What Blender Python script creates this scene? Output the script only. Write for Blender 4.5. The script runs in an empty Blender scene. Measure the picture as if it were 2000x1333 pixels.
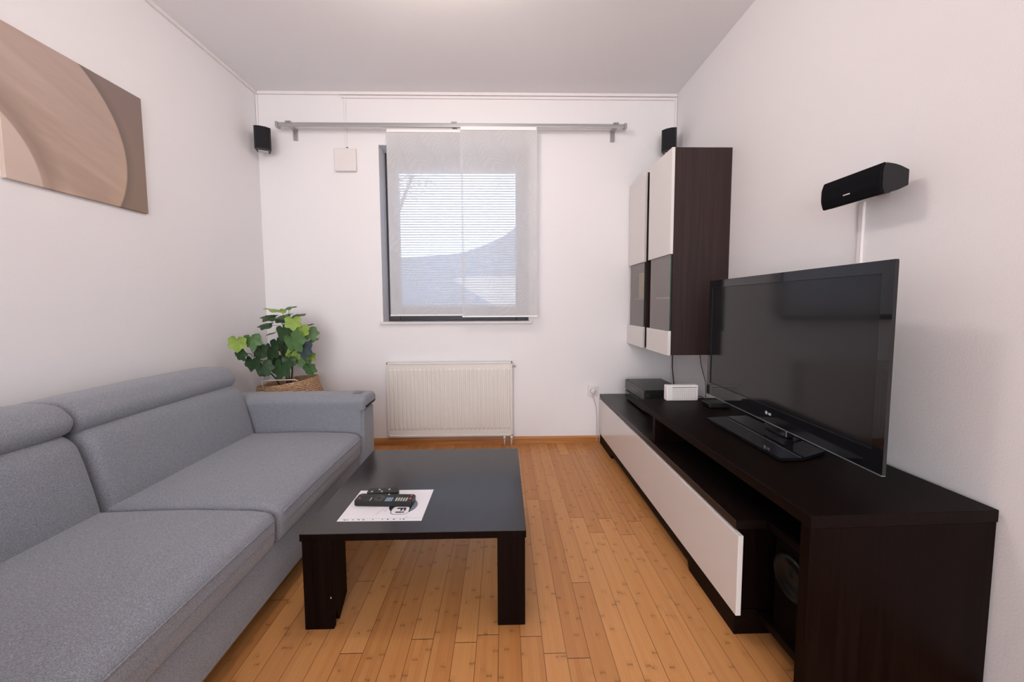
import bpy, bmesh, math, random
from mathutils import Vector, Matrix
random.seed(7)
S = bpy.context.scene
COL = S.collection
PI = math.pi

# ------------------------------------------------------------------ room measures (metres)
XL, XR, YB, YR, ZC = -1.828, 1.331, 2.887, -3.4, 2.70
CAMZ = 1.1164

# ------------------------------------------------------------------ camera
cam_d = bpy.data.cameras.new('camera'); cam = bpy.data.objects.new('camera', cam_d)
COL.objects.link(cam); S.camera = cam
cam_d.sensor_width = 36; cam_d.lens = 720 / 2000 * 36
cam_d.shift_x = 1.24 / 2000; cam_d.shift_y = -24.6 / 2000
cam_d.clip_start = 0.02; cam_d.clip_end = 400
pitch, yaw, roll = 0.066244, -0.0214905, 0.0048774
R3 = Matrix.Rotation(yaw, 3, 'Z') @ Matrix.Rotation(-pitch, 3, 'X') @ Matrix.Rotation(roll, 3, 'Y')
fwd, rt, up = R3 @ Vector((0, 1, 0)), R3 @ Vector((1, 0, 0)), R3 @ Vector((0, 0, 1))
M = Matrix((rt, up, -fwd)).transposed().to_4x4(); M.translation = (0, 0, CAMZ)
cam.matrix_world = M

# ------------------------------------------------------------------ world, daylight and exposure
W = bpy.data.worlds.new('world'); S.world = W; W.use_nodes = True
bg = W.node_tree.nodes['Background']
bg.inputs[1].default_value = 4.2
# overcast sky, cooler over the hills in front and more neutral behind the camera
_tc = W.node_tree.nodes.new('ShaderNodeTexCoord'); _sx = W.node_tree.nodes.new('ShaderNodeSeparateXYZ')
_mr = W.node_tree.nodes.new('ShaderNodeMapRange'); _mr.inputs[1].default_value = -0.6; _mr.inputs[2].default_value = 0.6
_mx = W.node_tree.nodes.new('ShaderNodeMix'); _mx.data_type = 'RGBA'
_mx.inputs[6].default_value = (0.94, 0.94, 0.955, 1); _mx.inputs[7].default_value = (0.68, 0.88, 1.12, 1)
W.node_tree.links.new(_tc.outputs['Generated'], _sx.inputs[0]); W.node_tree.links.new(_sx.outputs[1], _mr.inputs[0])
W.node_tree.links.new(_mr.outputs[0], _mx.inputs[0]); W.node_tree.links.new(_mx.outputs[2], bg.inputs[0])
S.view_settings.view_transform = 'Standard'; S.view_settings.look = 'None'
S.view_settings.gamma = 1; S.view_settings.use_curve_mapping = False
S.view_settings.exposure = 0.66

def portal(name, loc, rot, sx, sy):
    """guides daylight sampling through a window opening; gives no light of its own"""
    d = bpy.data.lights.new(name, 'AREA'); d.shape = 'RECTANGLE'; d.size = sx; d.size_y = sy
    d.cycles.is_portal = True
    o = bpy.data.objects.new(name, d); COL.objects.link(o); o.location = loc; o.rotation_euler = rot
    return o
portal('rear_window_portal', (-0.25, YR - 0.1, 1.325), (PI / 2, 0, 0), 3.02, 2.45)
portal('window_portal', (-0.3665, YB + 0.30, 1.65), (-PI / 2, 0, 0), 1.14, 1.34)
LAMP_STRENGTH, LAMP_COLOR = 36, (1.0, 0.88, 0.78)

# ------------------------------------------------------------------ helpers
ORG = {}
def prop(o, label=None, cat=None, group=None, kind=None):
    if label: o['label'] = label
    if cat: o['category'] = cat
    if group: o['group'] = group
    if kind: o['kind'] = kind
    return o
def thing(name, label, cat, loc=(0, 0, 0), rotz=0, group=None, local=False):
    o = bpy.data.objects.new(name, None); COL.objects.link(o)
    o.empty_display_size = 0.05
    o.location = loc; o.rotation_euler = (0, 0, rotz)
    ORG[o.name] = Vector((0, 0, 0)) if local else Vector(loc)
    return prop(o, label, cat, group)

class MB:
    def __init__(self):
        self.bm = bmesh.new(); self.mi = 0
    def box(self, x0, x1, y0, y1, z0, z1, bev=0, seg=2, mat=0):
        vs = [self.bm.verts.new(p) for p in ((x0, y0, z0), (x1, y0, z0), (x1, y1, z0), (x0, y1, z0),
                                             (x0, y0, z1), (x1, y0, z1), (x1, y1, z1), (x0, y1, z1))]
        fs = [self.bm.faces.new([vs[i] for i in f]) for f in
              ((0, 3, 2, 1), (4, 5, 6, 7), (0, 1, 5, 4), (1, 2, 6, 5), (2, 3, 7, 6), (3, 0, 4, 7))]
        for f in fs: f.material_index = mat
        if bev:
            es = list({e for f in fs for e in f.edges})
            r = bmesh.ops.bevel(self.bm, geom=es, offset=bev, segments=seg, profile=0.5, affect='EDGES')
            for f in r['faces']: f.material_index = mat
        return self
    def prism(self, pts, axis, a0, a1, mat=0):
        """pts: 2D outline; axis: the extrusion axis ('x','y','z')."""
        def P(p, a):
            return {'x': (a, p[0], p[1]), 'y': (p[0], a, p[1]), 'z': (p[0], p[1], a)}[axis]
        A = [self.bm.verts.new(P(p, a0)) for p in pts]; B = [self.bm.verts.new(P(p, a1)) for p in pts]
        n = len(pts); fs = [self.bm.faces.new(A), self.bm.faces.new(B[::-1])]
        for i in range(n): fs.append(self.bm.faces.new((A[i], B[i], B[(i + 1) % n], A[(i + 1) % n])))
        for f in fs: f.material_index = mat
        return self
    def tube(self, pts, r, n=10, mat=0, cap=True):
        pts = [Vector(p) for p in pts]; rings = []
        rr = r if isinstance(r, (list, tuple)) else [r] * len(pts)
        ref = None
        for i, p in enumerate(pts):
            t = (pts[min(i + 1, len(pts) - 1)] - pts[max(i - 1, 0)]).normalized()
            if ref is None:
                ref = t.orthogonal().normalized()
            else:
                ref = (ref - t * ref.dot(t)); ref = ref.normalized() if ref.length > 1e-6 else t.orthogonal().normalized()
            b = t.cross(ref)
            rings.append([self.bm.verts.new(p + (ref * math.cos(2 * PI * k / n) + b * math.sin(2 * PI * k / n)) * rr[i]) for k in range(n)])
        for a, b in zip(rings, rings[1:]):
            for k in range(n):
                f = self.bm.faces.new((a[k], a[(k + 1) % n], b[(k + 1) % n], b[k])); f.material_index = mat; f.smooth = True
        if cap:
            self.bm.faces.new(rings[0][::-1]).material_index = mat; self.bm.faces.new(rings[-1]).material_index = mat
        return self
    def lathe(self, prof, c=(0, 0, 0), n=48, fn=None, mat=0):
        rings = []
        for r, z in prof:
            ring = []
            for k in range(n):
                a = 2 * PI * k / n; p = Vector((c[0] + r * math.cos(a), c[1] + r * math.sin(a), c[2] + z))
                if fn: p = fn(p, r, z, a)
                ring.append(self.bm.verts.new(p))
            rings.append(ring)
        for a, b in zip(rings, rings[1:]):
            for k in range(n):
                f = self.bm.faces.new((a[k], a[(k + 1) % n], b[(k + 1) % n], b[k])); f.smooth = True; f.material_index = mat
        return self
    def quad(self, pts, mat=0):
        f = self.bm.faces.new([self.bm.verts.new(p) for p in pts]); f.material_index = mat; return self
    def build(self, name, mats, parent=None, smooth=False, recalc=True, xf=None):
        bm = self.bm
        if xf is not None: bm.transform(xf)
        if recalc: bmesh.ops.recalc_face_normals(bm, faces=bm.faces[:])
        if parent is not None:
            o = ORG[parent.name]; bmesh.ops.translate(bm, verts=bm.verts[:], vec=-o)
        me = bpy.data.meshes.new(name); bm.to_mesh(me); bm.free()
        for m in (mats if isinstance(mats, (list, tuple)) else [mats]): me.materials.append(m)
        if smooth:
            for p in me.polygons: p.use_smooth = True
        ob = bpy.data.objects.new(name, me); COL.objects.link(ob)
        if parent is not None:
            ob.parent = parent; ORG[ob.name] = ORG[parent.name]
        else: ORG[ob.name] = Vector((0, 0, 0))
        return ob

def rounded_outline(pts, r, seg=5):
    """round the corners of a 2D polygon; r may be a list."""
    out = []; n = len(pts)
    for i in range(n):
        p0, p, p1 = Vector(pts[i - 1]), Vector(pts[i]), Vector(pts[(i + 1) % n])
        rad = r[i] if isinstance(r, (list, tuple)) else r
        if rad <= 0: out.append(tuple(p)); continue
        a = (p0 - p); b = (p1 - p); d = min(rad, a.length * 0.49, b.length * 0.49)
        a.normalize(); b.normalize()
        s, e = p + a * d, p + b * d
        for k in range(seg + 1):
            t = k / seg; out.append(tuple((s * (1 - t) ** 2 + p * 2 * t * (1 - t) + e * t * t)))
    return out
def resample(pts, n):
    P = [Vector(p) for p in pts]; P.append(P[0])
    L = [0]
    for a, b in zip(P, P[1:]): L.append(L[-1] + (b - a).length)
    out = []; j = 0
    for k in range(n):
        s = L[-1] * k / n
        while L[j + 1] < s: j += 1
        t = (s - L[j]) / max(1e-9, L[j + 1] - L[j]); out.append(P[j].lerp(P[j + 1], t))
    return out
def cushion(outline, y0, y1, r, nseg=6, n=72, ny=14, bulge=None):
    """soft body: (x,z) outline swept along y with rounded ends of radius r. returns MB"""
    O = resample(outline, n); m = MB()
    area_ = sum(O[i].x * O[(i + 1) % n].y - O[(i + 1) % n].x * O[i].y for i in range(n)) / 2
    sg = 1 if area_ > 0 else -1
    nor = []
    for i in range(n):
        t = (O[(i + 1) % n] - O[i - 1]).normalized(); nor.append(Vector((t.y, -t.x)) * sg)
    cen = sum(O, Vector((0, 0))) / n
    st = []
    for k in range(nseg + 1):
        a = PI / 2 * k / nseg; st.append((y0 + r * (1 - math.sin(a)) if False else y0 + r * (1 - math.cos(PI / 2 - a)) if False else y0 + r * (1 - math.cos(a)), r * (1 - math.sin(a))))
    mid = [(y0 + r + (y1 - y0 - 2 * r) * k / ny, 0) for k in range(1, ny)]
    en = [(y1 - (y - y0), d) for y, d in st[::-1]]
    rings = []
    for y, d in st + mid + en:
        ring = []
        for i in range(n):
            p = O[i] - nor[i] * d
            if bulge: p = p + nor[i] * bulge(p.x, p.y, (y - y0) / (y1 - y0))
            ring.append(m.bm.verts.new((p.x, y, p.y)))
        rings.append(ring)
    for a, b in zip(rings, rings[1:]):
        for k in range(n): m.bm.faces.new((a[k], a[(k + 1) % n], b[(k + 1) % n], b[k]))
    m.bm.faces.new(rings[0]); m.bm.faces.new(rings[-1][::-1])
    return m

# ------------------------------------------------------------------ materials
def mat(name, col, rough=0.5, metal=0, spec=0.5, coat=0, sheen=0, trans=0, ior=1.45):
    m = bpy.data.materials.new(name); m.use_nodes = True
    b = m.node_tree.nodes['Principled BSDF']
    b.inputs['Base Color'].default_value = (*col, 1); b.inputs['Roughness'].default_value = rough
    b.inputs['Metallic'].default_value = metal; b.inputs['Specular IOR Level'].default_value = spec
    b.inputs['Coat Weight'].default_value = coat; b.inputs['Sheen Weight'].default_value = sheen
    b.inputs['Transmission Weight'].default_value = trans; b.inputs['IOR'].default_value = ior
    return m
class NT:
    def __init__(self, m): self.t = m.node_tree; self.b = self.t.nodes['Principled BSDF']
    def n(self, typ, **kw):
        x = self.t.nodes.new(typ)
        for k, v in kw.items(): setattr(x, k, v)
        return x
    def l(self, a, b): self.t.links.new(a, b)
    def put(self, sock, v):
        if isinstance(v, (int, float, tuple)): sock.default_value = v
        else: self.l(v, sock)
    def math(self, op, a, b=None, c=None, clamp=False):
        x = self.n('ShaderNodeMath', operation=op, use_clamp=clamp)
        for i, v in enumerate((a, b, c)):
            if v is not None: self.put(x.inputs[i], v)
        return x.outputs[0]
    def mix(self, fac, a, b):
        x = self.n('ShaderNodeMix', data_type='RGBA')
        self.put(x.inputs[0], fac); self.put(x.inputs[6], a if not isinstance(a, tuple) else (*a[:3], 1))
        self.put(x.inputs[7], b if not isinstance(b, tuple) else (*b[:3], 1)); return x.outputs[2]
    def coord(self): return self.n('ShaderNodeTexCoord').outputs['Object']
    def mapping(self, v, scale=(1, 1, 1), loc=(0, 0, 0)):
        x = self.n('ShaderNodeMapping'); self.l(v, x.inputs[0]); x.inputs['Scale'].default_value = scale; x.inputs['Location'].default_value = loc
        return x.outputs[0]
    def noise(self, v, scale, detail=2, rough=0.5, dist=0):
        x = self.n('ShaderNodeTexNoise'); self.l(v, x.inputs['Vector']); x.inputs['Scale'].default_value = scale
        x.inputs['Detail'].default_value = detail; x.inputs['Roughness'].default_value = rough; x.inputs['Distortion'].default_value = dist
        return x.outputs['Fac']
    def ramp(self, v, stops):
        x = self.n('ShaderNodeValToRGB'); self.l(v, x.inputs[0]); e = x.color_ramp.elements
        while len(e) < len(stops): e.new(0.5)
        for s, (p, c) in zip(e, stops): s.position = p; s.color = (*c, 1) if len(c) == 3 else c
        return x.outputs[0]
    def bump(self, h, strength, dist=0.01):
        x = self.n('ShaderNodeBump'); self.l(h, x.inputs['Height']); x.inputs['Strength'].default_value = strength; x.inputs['Distance'].default_value = dist
        self.l(x.outputs[0], self.b.inputs['Normal'])
    def sep(self, v):
        x = self.n('ShaderNodeSeparateXYZ'); self.l(v, x.inputs[0]); return x.outputs
    def comb(self, a, b, c):
        x = self.n('ShaderNodeCombineXYZ'); self.put(x.inputs[0], a); self.put(x.inputs[1], b); self.put(x.inputs[2], c); return x.outputs[0]

def plaster(name, col):
    m = mat(name, col, 0.85, spec=0.25); t = NT(m); c = t.coord()
    n = t.noise(c, 160, 3, 0.6); t.bump(n, 0.12, 0.004)
    k = t.noise(c, 1.3, 2); t.l(t.mix(k, tuple(x * 0.985 for x in col), tuple(min(1, x * 1.01) for x in col)), t.b.inputs['Base Color'])
    return m
M_WALL = plaster('wall_paint', (0.80, 0.785, 0.805))
M_CEIL = plaster('ceiling_paint', (0.83, 0.825, 0.85))
M_WHITE = mat('white_plastic', (0.74, 0.70, 0.70), 0.4)
M_DUCT = mat('white_cable_duct', (0.80, 0.76, 0.77), 0.45)
M_RAD = mat('radiator_enamel', (0.72, 0.69, 0.66), 0.35)
M_SILL = mat('pale_stone', (0.72, 0.68, 0.68), 0.35)
M_BLACK = mat('black_plastic', (0.012, 0.012, 0.013), 0.42)
M_GLOSSBLACK = mat('gloss_black', (0.006, 0.006, 0.008), 0.06, coat=0.3)
M_SCREEN = mat('screen_glass', (0.010, 0.010, 0.012), 0.11)
M_GREYMETAL = mat('grey_metal', (0.45, 0.44, 0.45), 0.35, 0.7)
M_CHROME = mat('pale_valve_metal', (0.72, 0.66, 0.62), 0.3, 0.3)
M_WGLOSS = mat('white_gloss_lacquer', (0.70, 0.67, 0.655), 0.14, coat=0.3)
M_FRAME = mat('anthracite_window_frame', (0.045, 0.042, 0.05), 0.4)
M_PRINTW = mat('white_print', (0.8, 0.8, 0.8), 0.5)
M_GREYKEY = mat('pale_grey_key', (0.55, 0.56, 0.50), 0.5)
M_BLUEKEY = mat('blue_grey_key', (0.22, 0.34, 0.45), 0.5)
M_REDKEY = mat('red_key', (0.6, 0.12, 0.08), 0.5)
M_DKKEY = mat('charcoal_key', (0.04, 0.04, 0.045), 0.4)
M_PAPER = mat('paper', (0.80, 0.79, 0.84), 0.35, coat=0.2)
M_INK = mat('black_ink', (0.008, 0.008, 0.01), 0.5)
M_GREYINK = mat('grey_ink', (0.18, 0.20, 0.25), 0.5)
M_PALEINK = mat('pale_pencil', (0.45, 0.45, 0.48), 0.6)
M_YELLOW = mat('yellow_packaging', (0.95, 0.70, 0.18), 0.5)
M_DARKCABLE = mat('dark_cable', (0.03, 0.015, 0.015), 0.5)
M_TRIM_GLASS = mat('smoked_shelf', (0.6, 0.58, 0.57), 0.2)

def wenge(name, base, light, axis, rough=0.34, spec=0.5):
    """dark brown wood-grain foil; grain runs along axis"""
    m = mat(name, base, rough, spec=spec); t = NT(m); c = t.coord()
    sc = [90, 90, 90]; sc['xyz'.index(axis)] = 2.2
    n = t.noise(t.mapping(c, tuple(sc)), 1.0, 4, 0.6)
    n2 = t.noise(t.mapping(c, tuple(v * 0.15 for v in sc)), 1.0, 2, 0.5)
    f = t.math('ADD', t.math('MULTIPLY', n, 0.7), t.math('MULTIPLY', n2, 0.3))
    t.l(t.ramp(f, [(0.38, base), (0.62, light)]), t.b.inputs['Base Color'])
    t.bump(n, 0.06, 0.001)
    return m
WB, WL = (0.0036, 0.0013, 0.0010), (0.0075, 0.0032, 0.0025)
M_WENGE_Y = wenge('wenge_grain_along_y', WB, WL, 'y', 0.5, 0.10)
M_WENGE_Z = wenge('wenge_grain_upright', WB, WL, 'z', 0.45, 0.06)
M_WENGE_LOW = wenge('wenge_low_cabinet_top', (0.006, 0.003, 0.0028), (0.011, 0.0058, 0.005), 'y', 0.34, 0.5)
M_TABLE_TOP = wenge('table_top_wenge', (0.008, 0.0045, 0.0045), (0.014, 0.008, 0.0075), 'y', 0.20, 0.9)
M_CAB = wenge('cabinet_wenge', (0.022, 0.012, 0.0115), (0.038, 0.021, 0.020), 'z', 0.45, 0.35)

def fabric():
    m = mat('heather_blue_grey_fabric', (0.2, 0.2, 0.24), 0.95, spec=0.15, sheen=0.25); t = NT(m); c = t.coord()
    n = t.noise(c, 420, 3, 0.7); n2 = t.noise(t.mapping(c, (1, 1, 3)), 260, 2, 0.6); n3 = t.noise(c, 5, 3, 0.6)
    f = t.math('ADD', t.math('MULTIPLY', n, 0.6), t.math('MULTIPLY', n2, 0.4))
    col = t.ramp(f, [(0.36, (0.14, 0.152, 0.180)), (0.5, (0.225, 0.236, 0.278)), (0.64, (0.37, 0.385, 0.425))])
    col = t.mix(t.math('MULTIPLY', n3, 0.22), col, (0.15, 0.165, 0.17))
    t.l(col, t.b.inputs['Base Color']); t.bump(f, 0.5, 0.002)
    return m
M_FAB = fabric()

def bamboo():
    m = mat('bamboo_plank_floor', (0.45, 0.2, 0.08), 0.3, spec=0.5); t = NT(m); s = t.sep(t.coord())
    wn1 = lambda v: (lambda x: (t.l(v, x.inputs['W']), x.outputs['Value'])[1])(t.n('ShaderNodeTexWhiteNoise', noise_dimensions='1D'))
    def wn2(a, b):
        x = t.n('ShaderNodeTexWhiteNoise', noise_dimensions='2D'); t.l(t.comb(a, b, 0.0), x.inputs['Vector']); return x.outputs['Value']
    w, L = 0.0725, 0.93
    u = t.math('DIVIDE', t.math('ADD', s[0], 10 * w + 0.0228), w)
    row = t.math('FLOOR', u); fu = t.math('FRACT', u)
    v = t.math('ADD', t.math('DIVIDE', t.math('ADD', s[1], 9.3), L), t.math('MULTIPLY', wn1(row), 7.3))
    cl = t.math('FLOOR', v); fv = t.math('FRACT', v)
    pid = wn2(row, cl)
    # strips inside each plank
    su = t.math('MULTIPLY', fu, 4.0); srow = t.math('ADD', t.math('FLOOR', su), t.math('MULTIPLY', row, 7.0))
    sid = wn2(srow, t.math('ADD', cl, 31.0))
    # knuckles
    off = t.math('MULTIPLY', sid, 5.0)
    ky = t.math('FRACT', t.math('ADD', t.math('DIVIDE', s[1], 0.29), off))
    kd = t.math('ABSOLUTE', t.math('SUBTRACT', ky, 0.5))
    wob = t.noise(t.comb(s[0], s[1], 0.0), 55, 2)
    kn = t.math('SUBTRACT', 1.0, t.math('MULTIPLY', t.math('ADD', kd, t.math('MULTIPLY', t.math('SUBTRACT', wob, 0.5), 0.03)), 48.0), clamp=True)
    kn = t.math('MULTIPLY', kn, t.math('GREATER_THAN', wob, 0.47))
    soft = t.math('SUBTRACT', 1.0, t.math('MULTIPLY', kd, 14.0), clamp=True)
    grain = t.noise(t.comb(t.math('MULTIPLY', s[0], 260.0), t.math('MULTIPLY', s[1], 3.0), pid), 1.0, 3, 0.6)
    blot = t.noise(t.comb(t.math('MULTIPLY', s[0], 9.0), t.math('MULTIPLY', s[1], 3.0), 0.0), 1.0, 2)
    c1 = t.mix(t.math('MULTIPLY', pid, 1.0), (0.44, 0.170, 0.050), (0.67, 0.320, 0.115))
    c2 = t.mix(t.math('MULTIPLY', sid, 0.45), c1, (0.70, 0.37, 0.140))
    c3 = t.mix(t.math('MULTIPLY', t.math('SUBTRACT', 0.75, grain, clamp=True), 0.7), c2, (0.32, 0.120, 0.036))
    c3 = t.mix(t.math('MULTIPLY', blot, 0.35), c3, (0.47, 0.200, 0.065))
    c4 = t.mix(t.math('MULTIPLY', soft, 0.16), c3, (0.18, 0.065, 0.02))
    c4 = t.mix(t.math('MULTIPLY', kn, 0.55), c4, (0.14, 0.05, 0.018))
    eu = t.math('LESS_THAN', t.math('MINIMUM', fu, t.math('SUBTRACT', 1.0, fu)), 0.013)
    ev = t.math('LESS_THAN', t.math('MINIMUM', fv, t.math('SUBTRACT', 1.0, fv)), 0.0016)
    e = t.math('MAXIMUM', eu, ev)
    c5 = t.mix(t.math('MULTIPLY', e, 0.8), c4, (0.09, 0.035, 0.015))
    t.l(c5, t.b.inputs['Base Color'])
    t.l(t.math('ADD', 0.27, t.math('MULTIPLY', grain, 0.12)), t.b.inputs['Roughness'])
    t.bump(t.math('SUBTRACT', t.math('MULTIPLY', grain, 0.15), e), 0.25, 0.002)
    return m
M_FLOOR = bamboo()
def skirting():
    m = mat('varnished_skirting_wood', (0.42, 0.17, 0.05), 0.35); t = NT(m); c = t.coord()
    n = t.noise(t.mapping(c, (2, 2, 60)), 1.5, 3, 0.6)
    t.l(t.ramp(n, [(0.3, (0.30, 0.105, 0.026)), (0.7, (0.52, 0.235, 0.075))]), t.b.inputs['Base Color'])
    return m
M_SKIRT = skirting()

def sheer():
    """light woven voile with a denser leaf pattern"""
    m = bpy.data.materials.new('sheer_voile'); m.use_nodes = True; tr = m.node_tree
    for n in list(tr.nodes):
        if n.type != 'OUTPUT_MATERIAL': tr.nodes.remove(n)
    out = [n for n in tr.nodes if n.type == 'OUTPUT_MATERIAL'][0]
    t = NT.__new__(NT); t.t = tr
    c = t.coord(); s = t.sep(c)
    # fern-like fronds: chevrons on a tilted grid of stems
    x = t.math('ADD', t.math('MULTIPLY', s[0], 0.9), t.math('MULTIPLY', s[2], 0.45))
    wobx = t.math('ADD', x, t.math('MULTIPLY', t.noise(c, 3.0, 2), 0.35))
    cell = t.math('SUBTRACT', t.math('FRACT', t.math('DIVIDE', wobx, 0.15)), 0.5)
    chev = t.math('ADD', t.math('DIVIDE', s[2], 0.032), t.math('MULTIPLY', t.math('ABSOLUTE', cell), 5.0))
    leaf = t.math('GREATER_THAN', t.math('SINE', t.math('MULTIPLY', chev, 2 * PI)), 0.05)
    inside = t.math('LESS_THAN', t.math('ABSOLUTE', cell), 0.40)
    patch = t.math('GREATER_THAN', t.noise(c, 4.0, 1), 0.44)
    leafm = t.math('MULTIPLY', t.math('MULTIPLY', leaf, inside), patch)
    fine = t.noise(c, 500, 2)
    alpha = t.math('ADD', t.math('ADD', 0.79, t.math('MULTIPLY', leafm, 0.045)), t.math('MULTIPLY', fine, 0.06))
    dif = t.n('ShaderNodeBsdfDiffuse'); dif.inputs[0].default_value = (0.72, 0.71, 0.72, 1)
    tra = t.n('ShaderNodeBsdfTranslucent'); tra.inputs[0].default_value = (0.82, 0.83, 0.86, 1)
    mx = t.n('ShaderNodeMixShader'); mx.inputs[0].default_value = 0.30; t.l(dif.outputs[0], mx.inputs[1]); t.l(tra.outputs[0], mx.inputs[2])
    tp = t.n('ShaderNodeBsdfTransparent')
    m2 = t.n('ShaderNodeMixShader'); t.l(alpha, m2.inputs[0]); t.l(tp.outputs[0], m2.inputs[1]); t.l(mx.outputs[0], m2.inputs[2])
    t.l(m2.outputs[0], out.inputs[0])
    return m
M_SHEER = sheer()
def glassmat(name, tint, rough=0.0, refl=None):
    m = bpy.data.materials.new(name); m.use_nodes = True; tr = m.node_tree
    for n in list(tr.nodes):
        if n.type != 'OUTPUT_MATERIAL': tr.nodes.remove(n)
    out = [n for n in tr.nodes if n.type == 'OUTPUT_MATERIAL'][0]
    t = NT.__new__(NT); t.t = tr
    tp = t.n('ShaderNodeBsdfTransparent'); tp.inputs[0].default_value = (*tint, 1)
    gl = t.n('ShaderNodeBsdfGlossy'); gl.inputs['Roughness'].default_value = rough
    fr = t.n('ShaderNodeFresnel'); fr.inputs[0].default_value = 1.5
    mx = t.n('ShaderNodeMixShader')
    t.l(fr.outputs[0], mx.inputs[0]); t.l(tp.outputs[0], mx.inputs[1]); t.l(gl.outputs[0], mx.inputs[2]); t.l(mx.outputs[0], out.inputs[0])
    return m
M_GLASS = glassmat('window_glass', (0.95, 0.97, 1.0))
def satin_glass():
    m = mat('satin_door_glass', (0.38, 0.35, 0.34), 0.22, spec=0.8); NT(m).b.inputs['Alpha'].default_value = 0.45
    return m
M_SATIN = satin_glass()
M_GLASSEDGE = mat('green_glass_edge', (0.03, 0.06, 0.05), 0.15)

# ------------------------------------------------------------------ room shell
def struct(name, mb, m, parent=None, kind=True):
    o = mb.build(name, m, parent)
    if parent is None: o['kind'] = 'structure'
    return o
WX0, WX1, WZ0, WZ1, WD = -0.9346, 0.2015, 0.983, 2.3185, 0.145
TH = 0.32
struct('floor', MB().box(XL - 0.2, XR + 0.2, YR - 0.2, YB + 0.2, -0.15, 0), M_FLOOR)
struct('ceiling', MB().box(XL - 0.2, XR + 0.2, YR - 0.2, YB + 0.35, ZC, ZC + 0.15), M_CEIL)
struct('wall_left', MB().box(XL - 0.2, XL, YR - 0.2, YB + TH, 0, ZC), M_WALL)
struct('wall_right', MB().box(XR, XR + 0.2, YR - 0.2, YB + TH, 0, ZC), M_WALL)
wb = MB()
for a in ((XL, WX0, 0, ZC), (WX1, XR, 0, ZC), (WX0, WX1, 0, WZ0 - 0.02), (WX0, WX1, WZ1, ZC)):
    wb.box(a[0], a[1], YB, YB + TH, a[2], a[3])
struct('wall_back', wb, M_WALL)
wr = MB()
BX0, BX1, BZ1 = -1.76, 1.26, 2.55
for a in ((XL, BX0, 0, ZC), (BX1, XR, 0, ZC), (BX0, BX1, BZ1, ZC), (BX0, BX1, 0, 0.1)):
    wr.box(a[0], a[1], YR - 0.2, YR, a[2], a[3])
struct('wall_rear', wr, M_WALL)
def skirt(name, x0, x1, y0, y1, ax):
    h, d = 0.058, 0.014
    m = MB()
    if ax == 'x':
        m.prism([(y1, 0), (y1 - d, 0), (y1 - d, h - 0.012), (y1 - d + 0.006, h), (y1, h)], 'x', x0, x1)
    elif ax == 'yr':
        m.prism([(x1, 0), (x1 - d, 0), (x1 - d, h - 0.012), (x1 - d + 0.006, h), (x1, h)], 'y', y0, y1)
    else:
        m.prism([(x0, 0), (x0 + d, 0), (x0 + d, h - 0.012), (x0 + d - 0.006, h), (x0, h)], 'y', y0, y1)
    struct(name, m, M_SKIRT)
skirt('baseboard_back', XL + 0.014, 0.765, 0, YB, 'x')
skirt('baseboard_right', 0, XR, YR, 0.905, 'yr')
skirt('baseboard_left', XL, 0, YR, YB, 'yl')

# ceiling lamp above the camera's view
M_LAMP = bpy.data.materials.new('lit_opal_glass'); M_LAMP.use_nodes = True
_b = M_LAMP.node_tree.nodes['Principled BSDF']; _b.inputs['Emission Color'].default_value = (*LAMP_COLOR, 1); _b.inputs['Emission Strength'].default_value = LAMP_STRENGTH
LX, LY, LZ, LR = -0.3, 1.42, -0.20, 0.10
cl = thing('ceiling_lamp', 'lit opal glass globe lamp on the ceiling above the coffee table', 'ceiling lamp', (LX, LY, ZC))
MB().lathe([(LR * math.sin(PI * k / 24) + 0.0005, LZ - LR * math.cos(PI * k / 24)) for k in range(25)], (LX, LY, ZC), 48).build('globe', M_LAMP, cl, True)
MB().tube([(LX, LY, ZC + LZ + LR), (LX, LY, ZC - 0.02)], 0.008, 10).lathe([(0.05, -0.03), (0.055, 0.0), (0.001, 0.0)], (LX, LY, ZC), 32).build('stem_and_rose', M_WHITE, cl, True)

# window unit
win = MB()
y0, y1 = YB + WD, YB + WD + 0.07
GX0, GX1, GZ0, GZ1 = -0.840, 0.105, 1.095, 2.198
for a in ((WX0, GX0, WZ0, WZ1), (GX1, WX1, WZ0, WZ1), (GX0, GX1, WZ0, GZ0), (GX0, GX1, GZ1, WZ1)):
    win.box(a[0], a[1], y0, y1, a[2], a[3], 0.004)
wo = struct('window_1', win, M_FRAME)
sash = MB()
for a in ((GX0 - 0.03, GX0 + 0.004, GZ0 - 0.03, GZ1 + 0.03), (GX1 - 0.004, GX1 + 0.03, GZ0 - 0.03, GZ1 + 0.03), (GX0, GX1, GZ0 - 0.03, GZ0 + 0.004), (GX0, GX1, GZ1 - 0.004, GZ1 + 0.03)):
    sash.box(a[0], a[1], y0 - 0.012, y0, a[2], a[3], 0.003)
struct('sash', sash, M_FRAME, wo)
struct('pane', MB().box(GX0, GX1, y0 + 0.045, y0 + 0.053, GZ0, GZ1), M_GLASS, wo)
struct('window_handle', MB().box(GX0 - 0.055, GX0 - 0.03, y0 - 0.02, y0 - 0.0, 1.60, 1.67, 0.004).box(GX0 - 0.052, GX0 - 0.034, y0 - 0.035, y0 - 0.02, 1.54, 1.66, 0.005), M_GREYMETAL, wo)
sill = struct('window_sill', MB().box(WX0, WX1, YB, YB + WD + 0.02, WZ0 - 0.02, WZ0), M_SILL, wo)
sb = MB().box(-0.957, 0.228, YB - 0.022, YB, 0.963, 0.983, 0.004)
struct('sill_nosing', sb, M_SILL, wo)

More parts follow.
